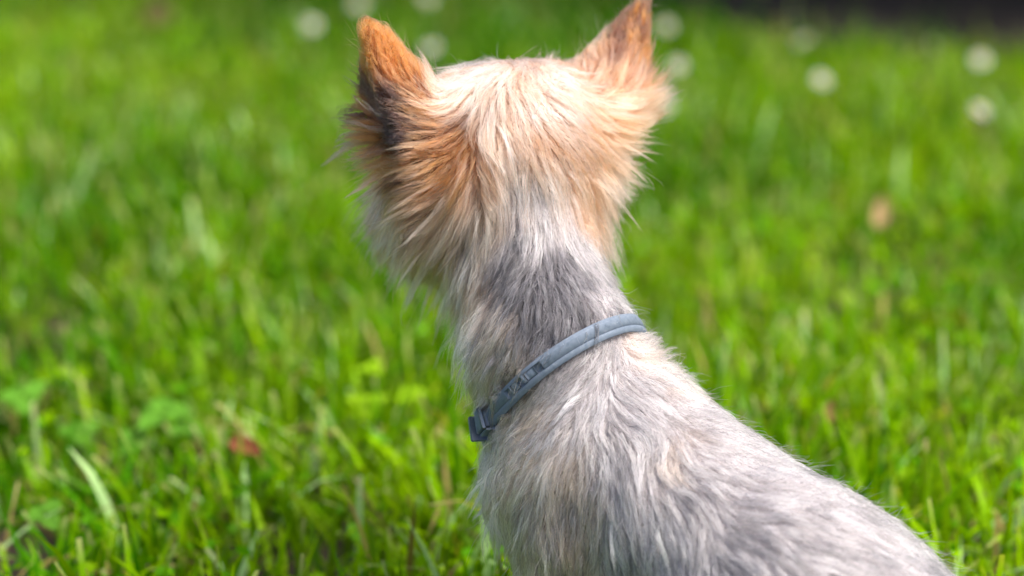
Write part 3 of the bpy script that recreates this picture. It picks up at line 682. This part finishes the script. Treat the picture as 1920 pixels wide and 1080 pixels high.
# daisies
PETAL = leaf_mat('white_petal', False, (.55, .57, .50), .35, .5, (1, 1, 1))
m, n, out = new_mat('flower_centre'); r_, _ = noise_col(n, 900, [(.55, .33, .02), (.75, .52, .05)]); b_ = principled(n, out, rough=.8); n.links.new(r_.outputs[0], b_.inputs['Base Color']); CENTRE = m
def daisy(px, py, h, tilt, label, size=.0088):
    size *= random.uniform(.78, 1.12)
    c = on_plane(px, py, h); root = np.array([c[0] + random.uniform(-.01, .01), c[1] + random.uniform(-.005, .012), ground_z(c[0], c[1])])
    d = empty('daisy', root); tag(d, label, 'flower', 'white daisies in the back of the lawn')
    nv = np.array([tilt[0], tilt[1], 1.0]); u, v, w = frame(nv, random.random() * 3)
    V, F, nb = [], [], 0; N = 17
    for k in range(N):
        a = 2 * math.pi * k / N + random.uniform(-.08, .08); du = u * math.cos(a) + v * math.sin(a); dv = v * math.cos(a) - u * math.sin(a)
        vv, ff = leaf_blade(c - root + du * .0024 + w * (.0004 * (k % 2)), nrm(du + w * random.uniform(-.1, .3)), dv, w, size * random.uniform(.7, .85), size * .30, .05, 3)
        V.append(vv); F.append(ff + nb); nb += len(vv)
    link('petals', mesh_np('petals', np.concatenate(V), np.concatenate(F), PETAL), d, kind='stuff')
    vv, ff = ball((0, 0, 0), size * .3, (1, 1, .6), 6, 10); vv = vv[:, :1] * u + vv[:, 1:2] * v + vv[:, 2:] * w + (c - root) + w * .0006
    link('flower_centre', mesh_np('flower_centre', vv, ff, CENTRE), d)
    mid = (c - root) * .55 + np.array([.004, .002, 0])
    vv, ff = tube([(0, 0, 0), mid, c - root - w * .0008], .0008, .0007); link('stem', mesh_np('stem', vv, ff, STEM), d)
for args in (
    (585, 47, .062, (.1, -.9), 'white daisy to the left of the dog\'s rust-tipped ear, farthest left of all the flowers'),
    (808, 90, .060, (-.2, -.5), 'pale daisy just above the dog\'s crown, right of the brown near ear'),
    (672, 10, .062, (.2, -.4), 'dim daisy directly above the tip of the rust-tipped near ear'),
    (800, -2, .060, (0, -.5), 'daisy cut by the top edge of the picture, midway between the two ears'),
    (1250, 50, .066, (.3, -.8), 'uppermost of the three daisies stacked right of the dog\'s far ear'),
    (1271, 124, .062, (-.1, -.6), 'middle one of the three daisies stacked right of the dog\'s far ear'),
    (1247, 200, .060, (-.2, -.8), 'lowest of the three daisies stacked right of the dog\'s far ear, by its fringe'),
    (1540, 150, .066, (.5, -.9), 'bright cream-white daisy standing alone in the lawn between the far ear and the right edge'),
    (1838, 112, .064, (.1, -.7), 'upper of the two white daisies near the right edge, closest to the dark bed'),
    (1838, 207, .062, (.5, -.5), 'lower, yellower of the two daisies near the right edge'),
    (1505, 78, .055, (-.6, -.1), 'faint half-hidden daisy just in front of the dark bed, behind the lone bright daisy')): daisy(*args)

# clover and other broad leaves
CLO = [leaf_mat('clover_leaf', False, (.11, .28, .025), .4, .45), leaf_mat('young_leaf', False, (.24, .42, .01), .45, .4)]
def clover(px, py, h, label, size, mi, turn, name='clover', n_leaf=3, tilt=(.0, -.35)):
    c = on_plane(px, py, h); root = np.array([c[0] + .004, c[1] + .01, ground_z(c[0], c[1])])
    d = empty(name, root); tag(d, label, 'plant', 'broad-leaved weeds in the lawn')
    u, v, w = frame((tilt[0], tilt[1], 1), turn)
    for k in range(n_leaf):
        a = turn + 2 * math.pi * k / n_leaf; du = u * math.cos(a) + v * math.sin(a); dv = v * math.cos(a) - u * math.sin(a)
        vv, ff = leaf_blade(c - root + du * .0012, nrm(du + w * random.uniform(-.2, .1)), dv, w, size * random.uniform(.9, 1.1), size * .95, .10, 7, 1)
        link('leaflet', mesh_np('leaflet', vv, ff, CLO[mi]), d)
    vv, ff = tube([(0, 0, 0), (c - root) * .6 + np.array([.003, 0, 0]), c - root], .0009, .0008); link('stem', mesh_np('stem', vv, ff, STEM), d)
for args in (
    (305, 772, .040, 'pale green clover with three big round leaflets, largest weed left of the dog', .0175, 0, .4),
    (348, 800, .034, 'small clover tucked under the right side of the largest pale clover', .0125, 0, 1.3),
    (45, 745, .042, 'clover with pale leaflets at the left edge of the picture', .0160, 0, 2.0),
    (150, 810, .030, 'low clover between the left-edge clover and the largest pale clover', .0135, 0, .9),
    (250, 830, .026, 'dim low clover below the left side of the largest pale clover', .0125, 0, 2.6),
    (688, 758, .040, 'yellow-green leafed weed left of the collar buckle', .0125, 1, 1.9),
    (765, 738, .042, 'yellow-green weed nearest the collar buckle, with leaflets spread wide', .0110, 1, .6),
    (700, 690, .044, 'small bright weed above the yellow-green leafed weed left of the buckle', .0080, 1, 2.2),
    (85, 965, .030, 'small bright clover at the lower left by the bare soil', .0120, 0, 1.1)): clover(*args)

# dead leaves
def dead_leaf(px, py, h, label, L, Wd, uvec, wvec, col):
    c = on_plane(px, py, h); mt = leaf_mat('dead_leaf', False, col, .3, .6, (1, .9, .8)); w = nrm(np.array(wvec, float)); u = nrm(np.array(uvec, float)); u = nrm(u - w * (u @ w)); v = np.cross(w, u)
    vv, ff = leaf_blade(-u * L * .5, u, v, w, L, Wd, .25, 8, 0)
    o = link('dead_leaf', mesh_np('dead_leaf', vv, ff, mt)); o.location = c; tag(o, label, 'leaf')
dead_leaf(1652, 396, .046, 'pale orange dead leaf caught upright in the grass right of the dog', .025, .011, (.1, .1, 1), (-.2, -1, .25), (.62, .42, .20))
dead_leaf(462, 838, .036, 'reddish brown dead leaf low in the grass at the lower left', .020, .011, (.8, .1, -.45), (.1, -.8, .7), (.24, .07, .04))
dead_leaf(300, 25, .045, 'dull brown dead leaf far back in the lawn at the upper left', .034, .022, (.9, .2, .3), (0, -.8, .5), (.13, .085, .045))
dead_leaf(1555, 770, .040, 'small tan leaf scrap in the grass above the dog\'s back', .014, .009, (.3, .1, .9), (0, -1, .4), (.36, .20, .09))

# ------------------------------------------------------------------ hedge over the dark bed; unseen canopy raised to block sky light
HL = leaf_mat('hedge_leaf', True, trans=.3, rough=.35)
hedge = empty('hedge', (.6, 3.1, 0)); HO = np.array([.6, 3.1, 0])
tag(hedge, 'dense dark green hedge, canopy out of view, built tall to shade the bed and far lawn at the back right', 'hedge')
nl = 60000; hx = rng.uniform(-2.2, 2.3, nl); a_ = rng.random(nl); hz = .13 + 1.75 * rng.random(nl) ** .9
bulge = .10 * lawn_noise(hx, hz * 2, 6, 21)
face = rng.random(nl)
front = bed_y(hx) + .0 + bulge - .16 * np.sin(np.clip((hz - .1) / 1.8, 0, 1) * math.pi) + .12
hy = np.where(face < .55, front + rng.random(nl) ** 2 * .25, front + rng.random(nl) * .95)
hz = np.where(face > .86, 1.75 + .12 * rng.random(nl) + bulge * .5, hz); hz = np.where(face < .12, .12 + .08 * rng.random(nl) + np.abs(bulge) * .3, hz); hy = np.where(face < .12, front + rng.random(nl) * .9, hy)
c = np.stack([hx, hy, hz], 1); nv = nrm(rng.normal(size=(nl, 3)) + np.array([0, -.5, .5])); u = nrm(np.cross(nv, rng.normal(size=(nl, 3)))); v = np.cross(nv, u)
L = rng.uniform(.02, .042, nl)[:, None]; wd_ = L * .28
V = np.stack([c - u * L, c - v * wd_ + nv * L * .1, c + u * L, c + v * wd_ + nv * L * .1], 1).reshape(-1, 3) - HO
F = np.arange(nl * 4).reshape(-1, 4)
cc = np.array([.022, .055, .012]) * rng.uniform(.6, 1.6, (nl, 1)) + rng.normal(size=(nl, 3)) * .003
link('foliage', mesh_np('foliage', V, F, HL, smooth=False, col=np.repeat(cc.clip(.004, 1), 4, 0)), hedge, kind='stuff')
m, n, out = new_mat('bark'); r_, _ = noise_col(n, 60, [(.03, .02, .013), (.07, .05, .035)]); b_ = principled(n, out, rough=.9); n.links.new(r_.outputs[0], b_.inputs['Base Color'])
for k in range(14):
    x0 = -2.0 + k * .31 + random.uniform(-.08, .08); y0 = float(bed_y(x0)) + .55 + random.uniform(-.1, .1)
    p0 = np.array([x0, y0, .0]); vv, ff = tube([p0, p0 + (random.uniform(-.05, .05), random.uniform(-.05, .05), .3), p0 + (random.uniform(-.15, .15), random.uniform(-.1, .1), .7), p0 + (random.uniform(-.2, .2), 0, 1.6)], .016, .005, 8)
    link('stem', mesh_np('stem', vv - HO, ff, m), hedge)
